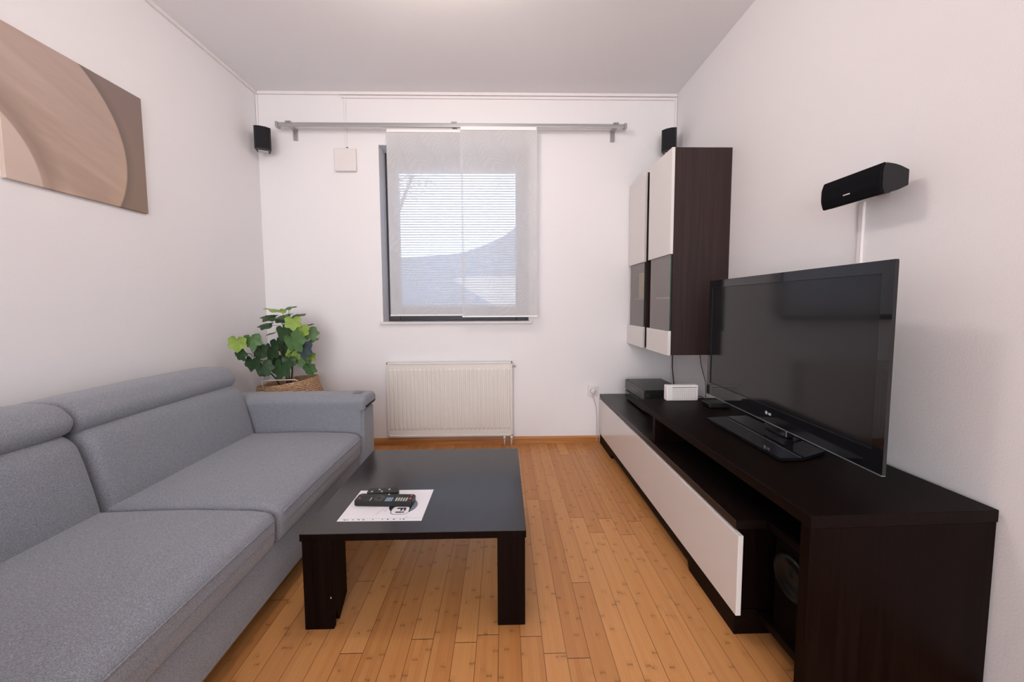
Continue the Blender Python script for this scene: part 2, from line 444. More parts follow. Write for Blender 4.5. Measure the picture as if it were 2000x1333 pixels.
# ------------------------------------------------------------------ outside
def hill():
    m = MB(); prof = [(-60, 6), (-30, 5.5), (-14, 5.3), (-7, 5.9), (-3.2, 6.2), (0, 7.8), (3.4, 10.3), (10, 13.5), (25, 17), (60, 20)]
    nx, ny = 60, 10; rows = []
    for j in range(ny + 1):
        row = []
        for i in range(nx + 1):
            x = -60 + 120 * i / nx
            for (a, za), (b, zb) in zip(prof, prof[1:]):
                if a <= x <= b: h = za + (zb - za) * (x - a) / (b - a); break
            t = j / ny; z = -4 + (h + 4) * math.sin(t * PI / 2) + random.uniform(-0.12, 0.12)
            row.append(m.bm.verts.new((x, 22 + 16 * t, z)))
        rows.append(row)
    for a, b in zip(rows, rows[1:]):
        for i in range(nx): m.bm.faces.new((a[i], a[i + 1], b[i + 1], b[i]))
    return m
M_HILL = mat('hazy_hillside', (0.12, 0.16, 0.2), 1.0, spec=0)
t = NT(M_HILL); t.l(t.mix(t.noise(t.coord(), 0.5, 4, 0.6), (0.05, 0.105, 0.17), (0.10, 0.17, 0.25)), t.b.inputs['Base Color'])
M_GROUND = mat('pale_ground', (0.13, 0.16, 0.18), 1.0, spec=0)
h = hill().build('hillside', M_HILL, smooth=True); prop(h, kind='structure')
g = MB().box(-60, 60, YB + 1.5, 38, -4.3, -4.0).build('ground', M_GROUND); prop(g, kind='structure')
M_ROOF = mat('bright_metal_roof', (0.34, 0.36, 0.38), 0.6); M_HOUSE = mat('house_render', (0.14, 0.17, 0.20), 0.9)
hs = thing('house', 'neighbouring house with a bright sloping roof seen through the blind', 'house', (1.6, 12, -4))
MB().box(-0.6, 4.0, 10.2, 14, -4, 0.75).build('wall', M_HOUSE, hs)
MB().prism([(-1.0, 1.85), (-1.35, 1.78), (1.2, 0.15), (1.5, 0.15), (5.5, 0.15), (5.5, 1.9)], 'y', 9.9, 14.2).build('roof', M_ROOF, hs)
tr_ = thing('garden_tree', 'leafy tree tip outside at the top left of the window', 'tree', (-2.2, 6.4, -4))
MB().tube([(-2.2, 6.4, -4), (-2.15, 6.4, 0), (-1.9, 6.4, 2.4), (-1.5, 6.4, 3.3)], [0.12, 0.09, 0.05, 0.02], 8).build('trunk', mat('bark', (0.12, 0.1, 0.09), 0.9), tr_, True)
lf = MB()
for i in range(420):
    a, r = random.uniform(0, 2 * PI), random.random() ** 0.6 * 0.62
    p = Vector((-1.62 + r * math.cos(a), 6.4 + random.uniform(-0.3, 0.3), 3.42 + 0.85 * r * math.sin(a)))
    d1 = Vector((random.uniform(-1, 1), random.uniform(-.4, .4), random.uniform(-1, .3))).normalized() * 0.05; d2 = d1.orthogonal().normalized() * 0.016
    lf.quad([p - d1, p + d2, p + d1, p - d2])
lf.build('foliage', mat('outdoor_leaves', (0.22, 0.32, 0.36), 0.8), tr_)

# ------------------------------------------------------------------ venetian blind
vb = thing('venetian_blind', 'pale horizontal slatted blind hanging in front of the window glass', 'blind', (-0.3675, YB + WD + 0.02, GZ1))
m = MB(); k = 0; z = GZ1 - 0.03
while z > GZ0 + 0.03:
    ang = math.radians(18); dy, dz = 0.0085 * math.cos(ang), 0.0085 * math.sin(ang); yc = y0 + 0.02
    m.quad([(GX0 + 0.006, yc - dy, z + dz), (GX1 - 0.006, yc - dy, z + dz), (GX1 - 0.006, yc + dy, z - dz), (GX0 + 0.006, yc + dy, z - dz)])
    z -= 0.0203; k += 1
M_SLAT = mat('blind_slat', (0.45, 0.50, 0.58), 0.5)
m.build('slats', M_SLAT, vb)
MB().box(GX0 + 0.005, GX1 - 0.005, y0 + 0.008, y0 + 0.032, GZ1 - 0.022, GZ1, 0.002).build('head_rail', M_SLAT, vb)
MB().box(GX0 + 0.005, GX1 - 0.005, y0 + 0.010, y0 + 0.030, GZ0 + 0.008, GZ0 + 0.02, 0.002).build('bottom_rail', M_SLAT, vb)
for x in (-0.74, -0.03):
    MB().tube([(x, y0 + 0.009, GZ1 - 0.02), (x, y0 + 0.009, GZ0 + 0.015)], 0.0012, 6).build('ladder_cord', M_SLAT, vb)

# ------------------------------------------------------------------ curtain rail and panel curtains
YR0 = 2.80
rod = thing('curtain_rod', 'brushed grey double curtain rail across the back wall above the window', 'curtain rail', (-0.36, YR0, 2.42))
MB().box(-1.62, 0.90, YR0 - 0.012, YR0 + 0.006, 2.408, 2.436, 0.004).build('front_rail', M_GREYMETAL, rod)
MB().tube([(-1.615, YR0 + 0.02, 2.432), (0.895, YR0 + 0.02, 2.432)], 0.009, 12).build('upper_rail', mat('pale_metal', (0.62, 0.60, 0.61), 0.3, 0.4), rod, True)
for x in (-1.62, 0.90):
    s_ = -1 if x < 0 else 1
    MB().box(min(x, x + s_ * 0.02), max(x, x + s_ * 0.02), YR0 - 0.016, YR0 + 0.028, 2.402, 2.442, 0.004).build('end_cap', M_GREYMETAL, rod)
for x in (-1.545, -0.352, 0.838):
    b = MB().box(x - 0.016, x + 0.016, YR0 + 0.006, YB, 2.412, 2.428, 0.002).box(x - 0.016, x + 0.016, YB - 0.012, YB, 2.345, 2.43, 0.002)
    b.box(x - 0.02, x + 0.02, YR0 - 0.02, YR0 + 0.03, 2.434, 2.444, 0.002)
    b.build('bracket', M_GREYMETAL, rod)
def panel(label, x0, x1, z0, z1, y):
    p = thing('panel_curtain', label, 'curtain', ((x0 + x1) / 2, y, z1), group='sheer panel curtains at the window')
    m = MB(); n = 40
    rows = []
    for j in range(31):
        rows.append([m.bm.verts.new((x0 + (x1 - x0) * i / n, y + 0.0025 * math.sin(i * 0.55 + j * 0.12) * (j / 30), z1 - 0.018 - (z1 - z0 - 0.026) * j / 30)) for i in range(n + 1)])
    for a, b in zip(rows, rows[1:]):
        for i in range(n): m.bm.faces.new((a[i], a[i + 1], b[i + 1], b[i]))
    m.build('voile', M_SHEER, p, True, recalc=False)
    MB().box(x0 + 0.004, x1 - 0.004, y - 0.006, y + 0.004, z1 - 0.022, z1, 0.0015).build('top_rail', mat('white_rail', (0.86, 0.84, 0.84), 0.4), p)
    MB().box(x0 - 0.002, x1 + 0.004, y - 0.005, y + 0.005, z0, z0 + 0.010, 0.0015).build('weight_bar', mat('white_bar', (0.86, 0.84, 0.85), 0.4), p)
panel('left sheer white panel curtain with fern pattern, hanging nearer the wall box', -0.852, -0.292, 1.029, 2.400, YR0 + 0.012)
panel('right sheer white panel curtain with fern pattern, bright top rail, nearer the cabinets', -0.307, 0.256, 1.018, 2.404, YR0 - 0.018)

# ------------------------------------------------------------------ wall cable ducts and small wall things
def duct(label, *boxes, cat='cable duct'):
    m = MB()
    for b in boxes: m.box(*b, 0.002, 1)
    o = m.build('cable_duct', M_DUCT); prop(o, label, cat, 'white cable ducts'); return o
duct('white cable duct running along the top of the back wall under the ceiling', (XL + 0.016, XR - 0.001, YB - 0.014, YB, ZC - 0.022, ZC))
duct('white cable duct running along the top of the left wall under the ceiling', (XL, XL + 0.015, -0.5, YB, ZC - 0.022, ZC))
duct('second white cable duct just below the ceiling duct, right part of the back wall', (-1.20, XR - 0.02, YB - 0.012, YB, ZC - 0.046, ZC - 0.028))
duct('thin upright cable duct in the left corner above the left corner speaker', (XL + 0.002, XL + 0.014, YB - 0.014, YB, 2.30, ZC - 0.023))
duct('thin upright cable duct in the right corner above the right corner speaker', (XR - 0.016, XR - 0.002, YB - 0.014, YB, 2.30, ZC - 0.05))
duct('thin upright cable duct between ceiling and square white wall box', (-1.180, -1.166, YB - 0.010, YB, 2.297, ZC - 0.047))
duct('pale cable duct on the right wall below the centre speaker', (XR - 0.010, XR, 1.348, 1.366, 0.57, 1.485))
bx = thing('wall_control_box', 'square cream control box on the back wall left of the window', 'control box', (-1.1767, YB, 2.11))
MB().box(-1.257, -1.097, YB - 0.028, YB, 2.118, 2.286, 0.006).build('cover', M_WHITE, bx)
MB().box(-1.1675, -1.1600, YB - 0.014, YB, 2.292, 2.298).build('sensor', M_DKKEY, bx)
o_ = thing('wall_socket', 'white power socket with a plug in it beside the low cabinet', 'socket', (0.7062, YB, 0.42))
MB().box(0.668, 0.750, YB - 0.012, YB, 0.381, 0.466, 0.006).build('cover_plate', M_WHITE, o_)
pl_ = thing('power_plug', 'pale round power plug and cord in the socket beside the low cabinet', 'plug', (0.70, YB - 0.03, 0.42))
MB().tube([(0.704, YB - 0.013, 0.425), (0.704, YB - 0.045, 0.425)], 0.021, 20).build('plug_body', M_WHITE, pl_, True)
MB().tube([(0.704, YB - 0.04, 0.41), (0.710, YB - 0.035, 0.37), (0.735, YB - 0.02, 0.29), (0.741, YB - 0.016, 0.20), (0.741, YB - 0.018, 0.06), (0.741, YB - 0.018, 0.010)], 0.003, 8).build('cord', mat('grey_cord', (0.55, 0.5, 0.5), 0.5), pl_, True)
cp = MB().box(0.557, 0.612, YB - 0.002, YB, 0.370, 0.452, 0.0008).build('blank_wall_plate', M_WALL)
prop(cp, 'faint painted-over square plate on the back wall left of the power socket', 'wall plate')

# ------------------------------------------------------------------ radiator
rx0, rx1, rz0, rz1, ry = -0.905, 0.068, 0.085, 0.668, 2.83
rad = thing('radiator', 'white ribbed panel radiator on the back wall below the window', 'radiator', ((rx0 + rx1) / 2, YB - 0.03, rz0))
m = MB(); n = 29; xs, prev = [], None
pts = [(rx0 + 0.012, 0.0)]
wv = (rx1 - rx0 - 0.03) / n
for i in range(n):
    a = rx0 + 0.015 + wv * i
    pts += [(a + wv * 0.10, 0.0), (a + wv * 0.27, 0.0055), (a + wv * 0.73, 0.0055), (a + wv * 0.90, 0.0)]
pts.append((rx1 - 0.012, 0.0))
zs = [(rz0 + 0.012, 0), (rz0 + 0.052, 0), (rz0 + 0.066, 1), (rz1 - 0.062, 1), (rz1 - 0.048, 0), (rz1 - 0.012, 0)]
grid = [[m.bm.verts.new((x, ry - d * f + 0.003, z)) for x, d in pts] for z, f in zs]
for a, b in zip(grid, grid[1:]):
    for i in range(len(pts) - 1): m.bm.faces.new((a[i], a[i + 1], b[i + 1], b[i]))
m.build('ribbed_panel', M_RAD, rad)
MB().box(rx0, rx0 + 0.013, ry - 0.002, YB - 0.016, rz0, rz1, 0.003).box(rx1 - 0.013, rx1, ry - 0.002, YB - 0.016, rz0, rz1, 0.003) \
    .box(rx0, rx1, ry - 0.002, YB - 0.016, rz1 - 0.013, rz1, 0.003).box(rx0, rx1, ry - 0.002, YB - 0.016, rz0, rz0 + 0.013, 0.003) \
    .box(rx0 + 0.01, rx1 - 0.01, ry + 0.008, YB - 0.02, rz0 + 0.01, rz1 - 0.01).build('casing', M_RAD, rad)
for x in (rx0 + 0.2, rx1 - 0.23): MB().box(x, x + 0.03, YB - 0.021, YB - 0.0005, 0.2, 0.6).build('wall_bracket', M_RAD, rad)
for x in (0.003, 0.058):
    MB().tube([(x, 2.845, 0.0), (x, 2.845, rz0 + 0.005)], 0.0085, 14).tube([(x, 2.845, 0.052), (x, 2.845, 0.084)], 0.014, 6).build('valve_pipe', M_CHROME, rad)
MB().tube([(0.068, 2.845, 0.632), (0.092, 2.845, 0.632)], 0.008, 12).build('bleed_valve', M_GREYMETAL, rad)

# ------------------------------------------------------------------ painting on the left wall
def painting_mat():
    m = mat('blurred_wood_print', (0.4, 0.3, 0.25), 0.55, spec=0.3); t = NT(m); s = t.sep(t.coord())
    y, z = s[1], s[2]
    def dist(cy, cz):
        a = t.math('POWER', t.math('SUBTRACT', y, cy), 2.0); b = t.math('POWER', t.math('SUBTRACT', z, cz), 2.0)
        return t.math('SQRT', t.math('ADD', a, b))
    dA, dB = dist(1.4034, 1.7846), dist(1.1579, 1.5577)
    def step(d, r, w): # 1 inside, 0 outside
        return t.math('SUBTRACT', 0.5, t.math('DIVIDE', t.math('SUBTRACT', d, r), w), clamp=True)
    vert = t.math('DIVIDE', t.math('SUBTRACT', z, 1.585), 0.565, clamp=True)
    st = t.noise(t.comb(0.0, t.math('ADD', t.math('MULTIPLY', y, 1.3), t.math('MULTIPLY', z, 0.35)), t.math('ADD', t.math('MULTIPLY', z, 11.0), t.math('MULTIPLY', y, 5.0))), 1.0, 3, 0.5)
    fine = t.noise(t.comb(0.0, t.math('MULTIPLY', y, 3.0), t.math('MULTIPLY', z, 60.0)), 1.0, 2, 0.5)
    body = t.mix(t.math('MULTIPLY', st, 1.0), (0.28, 0.185, 0.14), (0.68, 0.52, 0.44))
    body = t.mix(t.math('MULTIPLY', vert, 0.5), body, (0.44, 0.36, 0.35))
    body = t.mix(t.math('MULTIPLY', fine, 0.18), body, (0.30, 0.20, 0.14))
    edgeglow = t.math('MULTIPLY', step(t.math('ABSOLUTE', t.math('SUBTRACT', dA, 0.445)), 0.02, 0.05), t.math('SUBTRACT', 1.0, vert))
    body = t.mix(t.math('MULTIPLY', edgeglow, 0.5), body, (0.52, 0.36, 0.23))
    out = t.mix(vert, (0.27, 0.195, 0.15), (0.245, 0.185, 0.17))
    out = t.mix(t.math('MULTIPLY', step(t.math('ABSOLUTE', t.math('SUBTRACT', dA, 0.47)), 0.01, 0.05), 0.6), out, (0.13, 0.10, 0.095))
    inn = t.mix(t.math('MULTIPLY', st, 0.7), (0.64, 0.53, 0.47), (0.52, 0.40, 0.33))
    c = t.mix(step(dA, 0.4637, 0.006), out, body)
    sh = t.math('MULTIPLY', step(t.math('ABSOLUTE', t.math('SUBTRACT', dB, 0.40)), 0.02, 0.08), 0.5)
    c = t.mix(sh, c, (0.14, 0.095, 0.075))
    c = t.mix(step(dB, 0.3712, 0.006), c, inn)
    t.l(c, t.b.inputs['Base Color'])
    return m
pt = MB().box(XL, XL + 0.016, 1.418, 1.9625, 1.5853, 2.1535, 0.0015, 1).build('canvas_picture', [painting_mat()])
prop(pt, 'frameless brown picture of soft curved wood-like shapes on the left wall', 'picture')

# ------------------------------------------------------------------ speakers
def sat_speaker(label, cx, cy, zc, rot, h=0.155, w=0.105, dpt=0.095):
    s = thing('satellite_speaker', label, 'speaker', (cx, cy, zc), rot, 'small black corner speakers', local=True)
    out = rounded_outline([(-w / 2, -dpt * 0.35), (-w * 0.2, -dpt * 0.5), (w * 0.2, -dpt * 0.5), (w / 2, -dpt * 0.35), (w * 0.36, dpt / 2), (-w * 0.36, dpt / 2)], 0.008, 3)
    MB().prism(out, 'z', -h / 2, h / 2).build('cabinet', M_BLACK, s)
    g = [(-w / 2 + 0.004, -dpt * 0.36), (-w * 0.2, -dpt * 0.52 - 0.002), (w * 0.2, -dpt * 0.52 - 0.002), (w / 2 - 0.004, -dpt * 0.36), (w * 0.2, -dpt * 0.3), (-w * 0.2, -dpt * 0.3)]
    MB().prism(rounded_outline(g, 0.01, 4), 'z', -h / 2 + 0.006, h / 2 - 0.004).build('grille', mat('speaker_cloth', (0.010, 0.010, 0.014), 0.9), s)
    MB().box(-0.012, 0.012, dpt / 2 - 0.002, dpt / 2 + 0.045, -0.02, 0.02, 0.003).build('wall_mount', M_BLACK, s)
    MB().box(-w * 0.3, w * 0.3, -dpt * 0.2, dpt * 0.3, -h / 2 - 0.007, -h / 2, 0.003).build('foot', M_GREYMETAL, s)
    return s
sat_speaker('small black speaker in the left corner, beside the end of the curtain rail', -1.722, 2.775, 2.305, math.radians(28))
sat_speaker('small black speaker in the right corner, above the white-fronted wall cabinets', 1.232, 2.775, 2.306, math.radians(-32))
cs = thing('centre_speaker', 'long black centre speaker mounted on the right wall above the television', 'speaker', (XR, 1.30, 1.50))
# cabinet profile in (x,z), extruded along y
prof = rounded_outline([(1.288, 1.488), (1.288, 1.536), (1.250, 1.553), (1.212, 1.558), (1.204, 1.54), (1.204, 1.48), (1.212, 1.463), (1.250, 1.470)], [0.003, 0.003, 0.03, 0.005, 0.01, 0.01, 0.005, 0.02], 4)
MB().prism(prof, 'y', 1.170, 1.388).build('cabinet', mat('speaker_shell', (0.016, 0.015, 0.017), 0.55, spec=0.3), cs)
g = rounded_outline([(1.214, 1.560), (1.203, 1.558), (1.194, 1.53), (1.194, 1.49), (1.203, 1.461), (1.214, 1.461)], 0.007, 4)
MB().prism(g, 'y', 1.172, 1.386).build('grille', mat('centre_speaker_cloth', (0.006, 0.006, 0.008), 0.85, spec=0.1), cs)
lg = MB()
for k in range(6): lg.box(1.1928, 1.1945, 1.271 + 0.0042 * k, 1.2738 + 0.0042 * k, 1.4885, 1.4920)
lg.build('badge', M_PRINTW, cs)
MB().box(1.282, XR, 1.262, 1.312, 1.492, 1.530, 0.003).build('wall_mount', M_BLACK, cs)

# ------------------------------------------------------------------ sofa
sofa = thing('sofa', 'blue-grey fabric two-seat sofa with raised headrests along the left wall', 'sofa', (-1.3, 1.25, 0))
SY0, SYM, SY1 = 0.46, 1.272, 2.045
def soft(m, name, lvl=1, parent=sofa):
    return m.build(name, M_FAB, parent, True)
MB().box(-1.78, -0.822, SY0 - 0.03, SY1 + 0.16, 0.085, 0.272, 0.02, 3).build('base', M_FAB, sofa, True)
seat_o = rounded_outline([(-1.50, 0.26), (-0.812, 0.266), (-0.800, 0.290), (-0.797, 0.384), (-0.825, 0.403), (-1.10, 0.414), (-1.50, 0.405)], [0.01, 0.012, 0.02, 0.016, 0.03, 0.2, 0.01], 6)
def seat_bulge(x, z, t):
    e = math.sin(PI * min(1, max(0, t)))
    return 0.010 * e ** 0.5 if (z > 0.39 and x < -0.86) else 0.0015 * e
for a, b in ((SY0, SYM), (SYM, SY1)):
    sc = soft(cushion(seat_o, a + 0.002, b - 0.002, 0.030, bulge=seat_bulge, ny=20), 'seat_cushion')
    MB().tube([(-0.7965, a + 0.03 + (b - a - 0.06) * i / 20, 0.374 + 0.003 * math.sin(PI * i / 20)) for i in range(21)], 0.0028, 6).build('piping', M_FAB, sc, True)
    MB().tube([(-0.7955, a + 0.03 + (b - a - 0.06) * i / 20, 0.338 + 0.002 * math.sin(PI * i / 20)) for i in range(21)], 0.0014, 6).build('seam', M_FAB, sc, True)
back_o = rounded_outline([(-1.378, 0.34), (-1.385, 0.42), (-1.418, 0.56), (-1.447, 0.655), (-1.50, 0.690), (-1.77, 0.690), (-1.77, 0.27), (-1.40, 0.27)], [0.02, 0.05, 0.1, 0.03, 0.03, 0.02, 0.01, 0.02], 6)
def back_bulge(x, z, t):
    if x < -1.6: return 0
    return 0.012 * math.sin(PI * min(1, max(0, t))) ** 0.6
for a, b in ((SY0, SYM), (SYM, SY1 + 0.012)):
    soft(cushion(back_o, a + 0.001, b - 0.001, 0.045, bulge=back_bulge, ny=20), 'back_cushion')
def head_o(dx, dz):
    return rounded_outline([(-1.478 + dx, 0.676 + dz), (-1.458 + dx, 0.725 + dz), (-1.505 + dx, 0.778 + dz), (-1.60 + dx, 0.787 + dz), (-1.735 + dx, 0.768 + dz), (-1.772, 0.72 + dz), (-1.74, 0.676 + dz)], [0.03, 0.05, 0.05, 0.08, 0.05, 0.03, 0.02], 6)
def hb(x, z, t): return 0.006 * math.sin(PI * min(1, max(0, t))) ** 0.5
soft(cushion(head_o(0, 0.0), SYM - 0.002, SY1 - 0.005, 0.028, bulge=hb, ny=18), 'headrest')
soft(cushion(head_o(0.008, 0.006), SY0, SYM - 0.003, 0.028, bulge=hb, ny=18), 'headrest')
SWAP = Matrix(((0, 1, 0, 0), (1, 0, 0, 0), (0, 0, 1, 0), (0, 0, 0, 1)))
def arm(ya, yb, flip):
    # outlines in (y, z), swept along x
    top = [(yb + 0.010, 0.530), (yb + 0.024, 0.572), (yb - 0.006, 0.603), (ya + 0.024, 0.609), (ya - 0.014, 0.585), (ya - 0.004, 0.520)]
    o = rounded_outline([(ya, 0.10), (yb, 0.10), (yb + 0.002, 0.30), (yb, 0.47)] + top + [(ya, 0.42)], [0.01, 0.01, 0.05, 0.02, 0.02, 0.03, 0.03, 0.035, 0.03, 0.04, 0.04], 5)
    a = cushion(o, -1.74, -0.798, 0.018, ny=6, n=96).build('armrest', M_FAB, sofa, True, xf=SWAP)
    o = rounded_outline([(ya + 0.004, 0.525), (yb + 0.004, 0.525)] + top, [0.012, 0.015, 0.01, 0.03, 0.03, 0.035, 0.03, 0.03], 6)
    cushion(o, -0.90, -0.776, 0.026, ny=4).build('arm_pad', M_FAB, a, True, xf=SWAP)
    o = rounded_outline([(ya + 0.006, 0.11), (yb - 0.004, 0.11), (yb - 0.002, 0.525), (ya + 0.008, 0.525)], 0.02, 4)
    cushion(o, -0.86, -0.788, 0.014, ny=3).build('front_panel', M_FAB, a, True, xf=SWAP)
arm(SY1 + 0.004, 2.215, 1)
arm(0.27, SY0 - 0.006, -1)
for x in (-1.68, -0.92):
    for y in (0.36, 2.13):
        MB().box(x - 0.025, x + 0.025, y - 0.025, y + 0.025, 0, 0.10, 0.003).build('foot', M_BLACK, sofa)

# ------------------------------------------------------------------ basket and plant
bc = (-1.515, 2.60)
def tilt(p, r, z, a):
    k = max(0, (z - 0.25) / 0.34); p.z += (p.x - bc[0]) * 0.13 * k; return p
M_WICK = mat('woven_seagrass', (0.5, 0.3, 0.16), 0.85, spec=0.2)
t = NT(M_WICK); c = t.coord()
wv_ = t.n('ShaderNodeTexWave', wave_type='BANDS', bands_direction='Z'); t.l(c, wv_.inputs[0]); wv_.inputs['Scale'].default_value = 26; wv_.inputs['Distortion'].default_value = 5; wv_.inputs['Detail'].default_value = 3; wv_.inputs['Detail Scale'].default_value = 4
nn = t.noise(t.mapping(c, (1, 1, 2)), 60, 3, 0.7)
ff = t.math('ADD', t.math('MULTIPLY', wv_.outputs['Fac'], 0.55), t.math('MULTIPLY', nn, 0.45))
t.l(t.ramp(ff, [(0.2, (0.24, 0.125, 0.06)), (0.5, (0.52, 0.32, 0.19)), (0.8, (0.68, 0.47, 0.31))]), t.b.inputs['Base Color']); t.bump(ff, 0.9, 0.008)
bk = thing('basket', 'woven straw belly basket behind the far sofa arm, holding the plant', 'basket', (bc[0], bc[1], 0))
prof = [(0.001, 0.0), (0.15, 0.0), (0.19, 0.05), (0.215, 0.15), (0.225, 0.28), (0.228, 0.40), (0.222, 0.465), (0.205, 0.51), (0.192, 0.55), (0.187, 0.585), (0.183, 0.588), (0.178, 0.580), (0.185, 0.53), (0.205, 0.46), (0.21, 0.4), (0.2, 0.3), (0.001, 0.3)]
MB().lathe(prof, (bc[0], bc[1], 0), 64, tilt).build('body', M_WICK, bk, True)
hd = [(bc[0] - 0.10 + 0.0, bc[1] - 0.165, 0.55), (bc[0] - 0.075, bc[1] - 0.20, 0.585), (bc[0] - 0.02, bc[1] - 0.20, 0.615), (bc[0] + 0.06, bc[1] - 0.19, 0.607), (bc[0] + 0.10, bc[1] - 0.165, 0.585)]
MB().tube([(bc[0] - 0.055, bc[1] - 0.185, 0.565), (bc[0] - 0.07, bc[1] - 0.18, 0.62), (bc[0] - 0.03, bc[1] - 0.17, 0.622), (bc[0] + 0.12, bc[1] - 0.13, 0.618), (bc[0] + 0.14, bc[1] - 0.115, 0.595)], 0.004, 8).build('handle', mat('pale_rope', (0.6, 0.52, 0.46), 0.8), bk, True)
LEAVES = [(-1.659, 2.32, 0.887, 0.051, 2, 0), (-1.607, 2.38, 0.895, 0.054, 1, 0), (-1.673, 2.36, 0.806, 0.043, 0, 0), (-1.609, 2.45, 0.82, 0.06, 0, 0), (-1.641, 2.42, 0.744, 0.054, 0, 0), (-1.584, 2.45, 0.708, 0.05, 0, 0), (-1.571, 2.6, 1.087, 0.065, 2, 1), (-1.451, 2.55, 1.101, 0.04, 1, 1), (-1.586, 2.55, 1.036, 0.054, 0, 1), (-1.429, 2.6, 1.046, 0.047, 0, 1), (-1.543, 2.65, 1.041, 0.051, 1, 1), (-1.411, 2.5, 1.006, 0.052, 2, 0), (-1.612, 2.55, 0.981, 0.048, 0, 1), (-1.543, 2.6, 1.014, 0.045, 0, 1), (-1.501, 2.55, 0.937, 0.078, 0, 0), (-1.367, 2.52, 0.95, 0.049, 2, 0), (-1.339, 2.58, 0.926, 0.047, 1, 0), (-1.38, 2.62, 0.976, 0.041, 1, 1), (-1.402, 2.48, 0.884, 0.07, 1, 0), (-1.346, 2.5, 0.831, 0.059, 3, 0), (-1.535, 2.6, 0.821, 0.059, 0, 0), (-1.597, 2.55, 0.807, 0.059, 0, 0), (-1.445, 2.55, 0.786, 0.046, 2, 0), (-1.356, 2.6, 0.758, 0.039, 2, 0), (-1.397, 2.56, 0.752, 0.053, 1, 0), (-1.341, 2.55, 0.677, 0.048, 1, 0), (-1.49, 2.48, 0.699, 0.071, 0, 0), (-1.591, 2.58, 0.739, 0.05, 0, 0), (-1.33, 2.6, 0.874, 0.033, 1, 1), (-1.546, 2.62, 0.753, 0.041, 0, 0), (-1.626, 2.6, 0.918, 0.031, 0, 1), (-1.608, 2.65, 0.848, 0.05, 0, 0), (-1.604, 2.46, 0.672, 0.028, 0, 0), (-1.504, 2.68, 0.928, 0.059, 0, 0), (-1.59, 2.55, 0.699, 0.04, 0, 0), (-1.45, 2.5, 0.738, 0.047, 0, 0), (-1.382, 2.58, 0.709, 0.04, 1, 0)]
def leafmat(name, a, b):
    m = mat(name, a, 0.5, spec=0.4); t = NT(m); t.l(t.mix(t.noise(t.coord(), 30, 3), a, b), t.b.inputs['Base Color']); return m
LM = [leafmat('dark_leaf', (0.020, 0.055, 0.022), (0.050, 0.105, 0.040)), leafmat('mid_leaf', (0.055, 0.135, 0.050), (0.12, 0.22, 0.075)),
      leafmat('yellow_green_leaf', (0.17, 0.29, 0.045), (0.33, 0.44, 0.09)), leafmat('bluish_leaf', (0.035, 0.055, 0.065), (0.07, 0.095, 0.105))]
plant = thing('ivy_plant', 'bushy green plant with lobed leaves standing in the woven basket', 'plant', (bc[0], bc[1], 0.30))
fo = MB(); stm = MB(); root = Vector((bc[0] + 0.01, bc[1] - 0.02, 0.45))
LOBE = [(0, 1.0), (14, 0.88), (26, 0.74), (34, 0.72), (46, 0.84), (60, 0.93), (72, 0.82), (86, 0.72), (98, 0.74), (114, 0.82), (128, 0.80), (146, 0.66), (165, 0.52), (180, 0.22)]
LO = [(a, r) for a, r in LOBE] + [(360 - a, r) for a, r in LOBE[1:-1][::-1]]
random.seed(11)
hubs = [Vector((bc[0] - 0.12, 2.48, 0.74)), Vector((bc[0] - 0.02, 2.55, 0.82)), Vector((bc[0] + 0.06, 2.56, 0.80)), Vector((bc[0] + 0.0, 2.60, 0.92))]
for h_ in hubs:
    mid = root.lerp(h_, 0.5) + Vector((0.01, 0, 0.02)); stm.tube([root, mid, h_], [0.006, 0.005, 0.0035], 7)
stm.tube([root + Vector((-0.01, 0, -0.05)), root + Vector((0.0, 0, 0.14))], [0.022, 0.014], 8)
for (x, y, z, r, ci, flat) in LEAVES:
    r = min(r * 1.32, 0.088)
    c = Vector((x, y, z)); out_ = Vector((x - bc[0], -0.10, 0)).normalized()
    tip = Vector((random.uniform(-0.6, 0.6), random.uniform(-0.25, 0.1), -1)).normalized()
    if flat: tip = Vector((math.copysign(1, x - bc[0]) if random.random() < .7 else random.uniform(-1, 1), random.uniform(-0.5, -0.1), random.uniform(-0.15, 0.2))).normalized()
    nrm = Vector((random.uniform(-0.45, 0.45), -1, random.uniform(0.15, 0.8))).normalized()
    if flat: nrm = Vector((random.uniform(-0.3, 0.3), -0.45, 1)).normalized()
    side = tip.cross(nrm).normalized(); nrm = side.cross(tip).normalized()
    j = random.uniform(0.92, 1.08)
    ctr = fo.bm.verts.new(c - tip * r * 0.15 - nrm * 0.006); ring = []
    for a, q in LO:
        an = math.radians(a); lx, ly = math.sin(an) * q * 0.98, math.cos(an) * q
        ring.append(fo.bm.verts.new(c + (side * lx + tip * ly) * r * j * random.uniform(0.93, 1.07) + nrm * (0.10 * r - 0.35 * r * abs(lx) ** 1.5 - 0.25 * r * max(0, ly) ** 2)))
    for i in range(len(ring)):
        f = fo.bm.faces.new((ctr, ring[i], ring[(i + 1) % len(ring)])); f.material_index = ci; f.smooth = True
    base = c - tip * r * 0.25; hb_ = min(hubs, key=lambda q: (q - base).length)
    mid = hb_.lerp(base, 0.5) + Vector((0, 0.015, 0.02)); stm.tube([hb_, mid, base + Vector((0, 0.004, 0))], [0.0025, 0.0018, 0.0012], 5)
fo.build('foliage', LM, plant)
stm.build('stem', mat('brown_stem', (0.05, 0.035, 0.025), 0.7), plant, True)
MB().lathe([(0.001, 0.302), (0.09, 0.302), (0.11, 0.50), (0.10, 0.50), (0.001, 0.47)], (bc[0], bc[1], 0), 32).build('inner_pot', M_BLACK, plant, True)

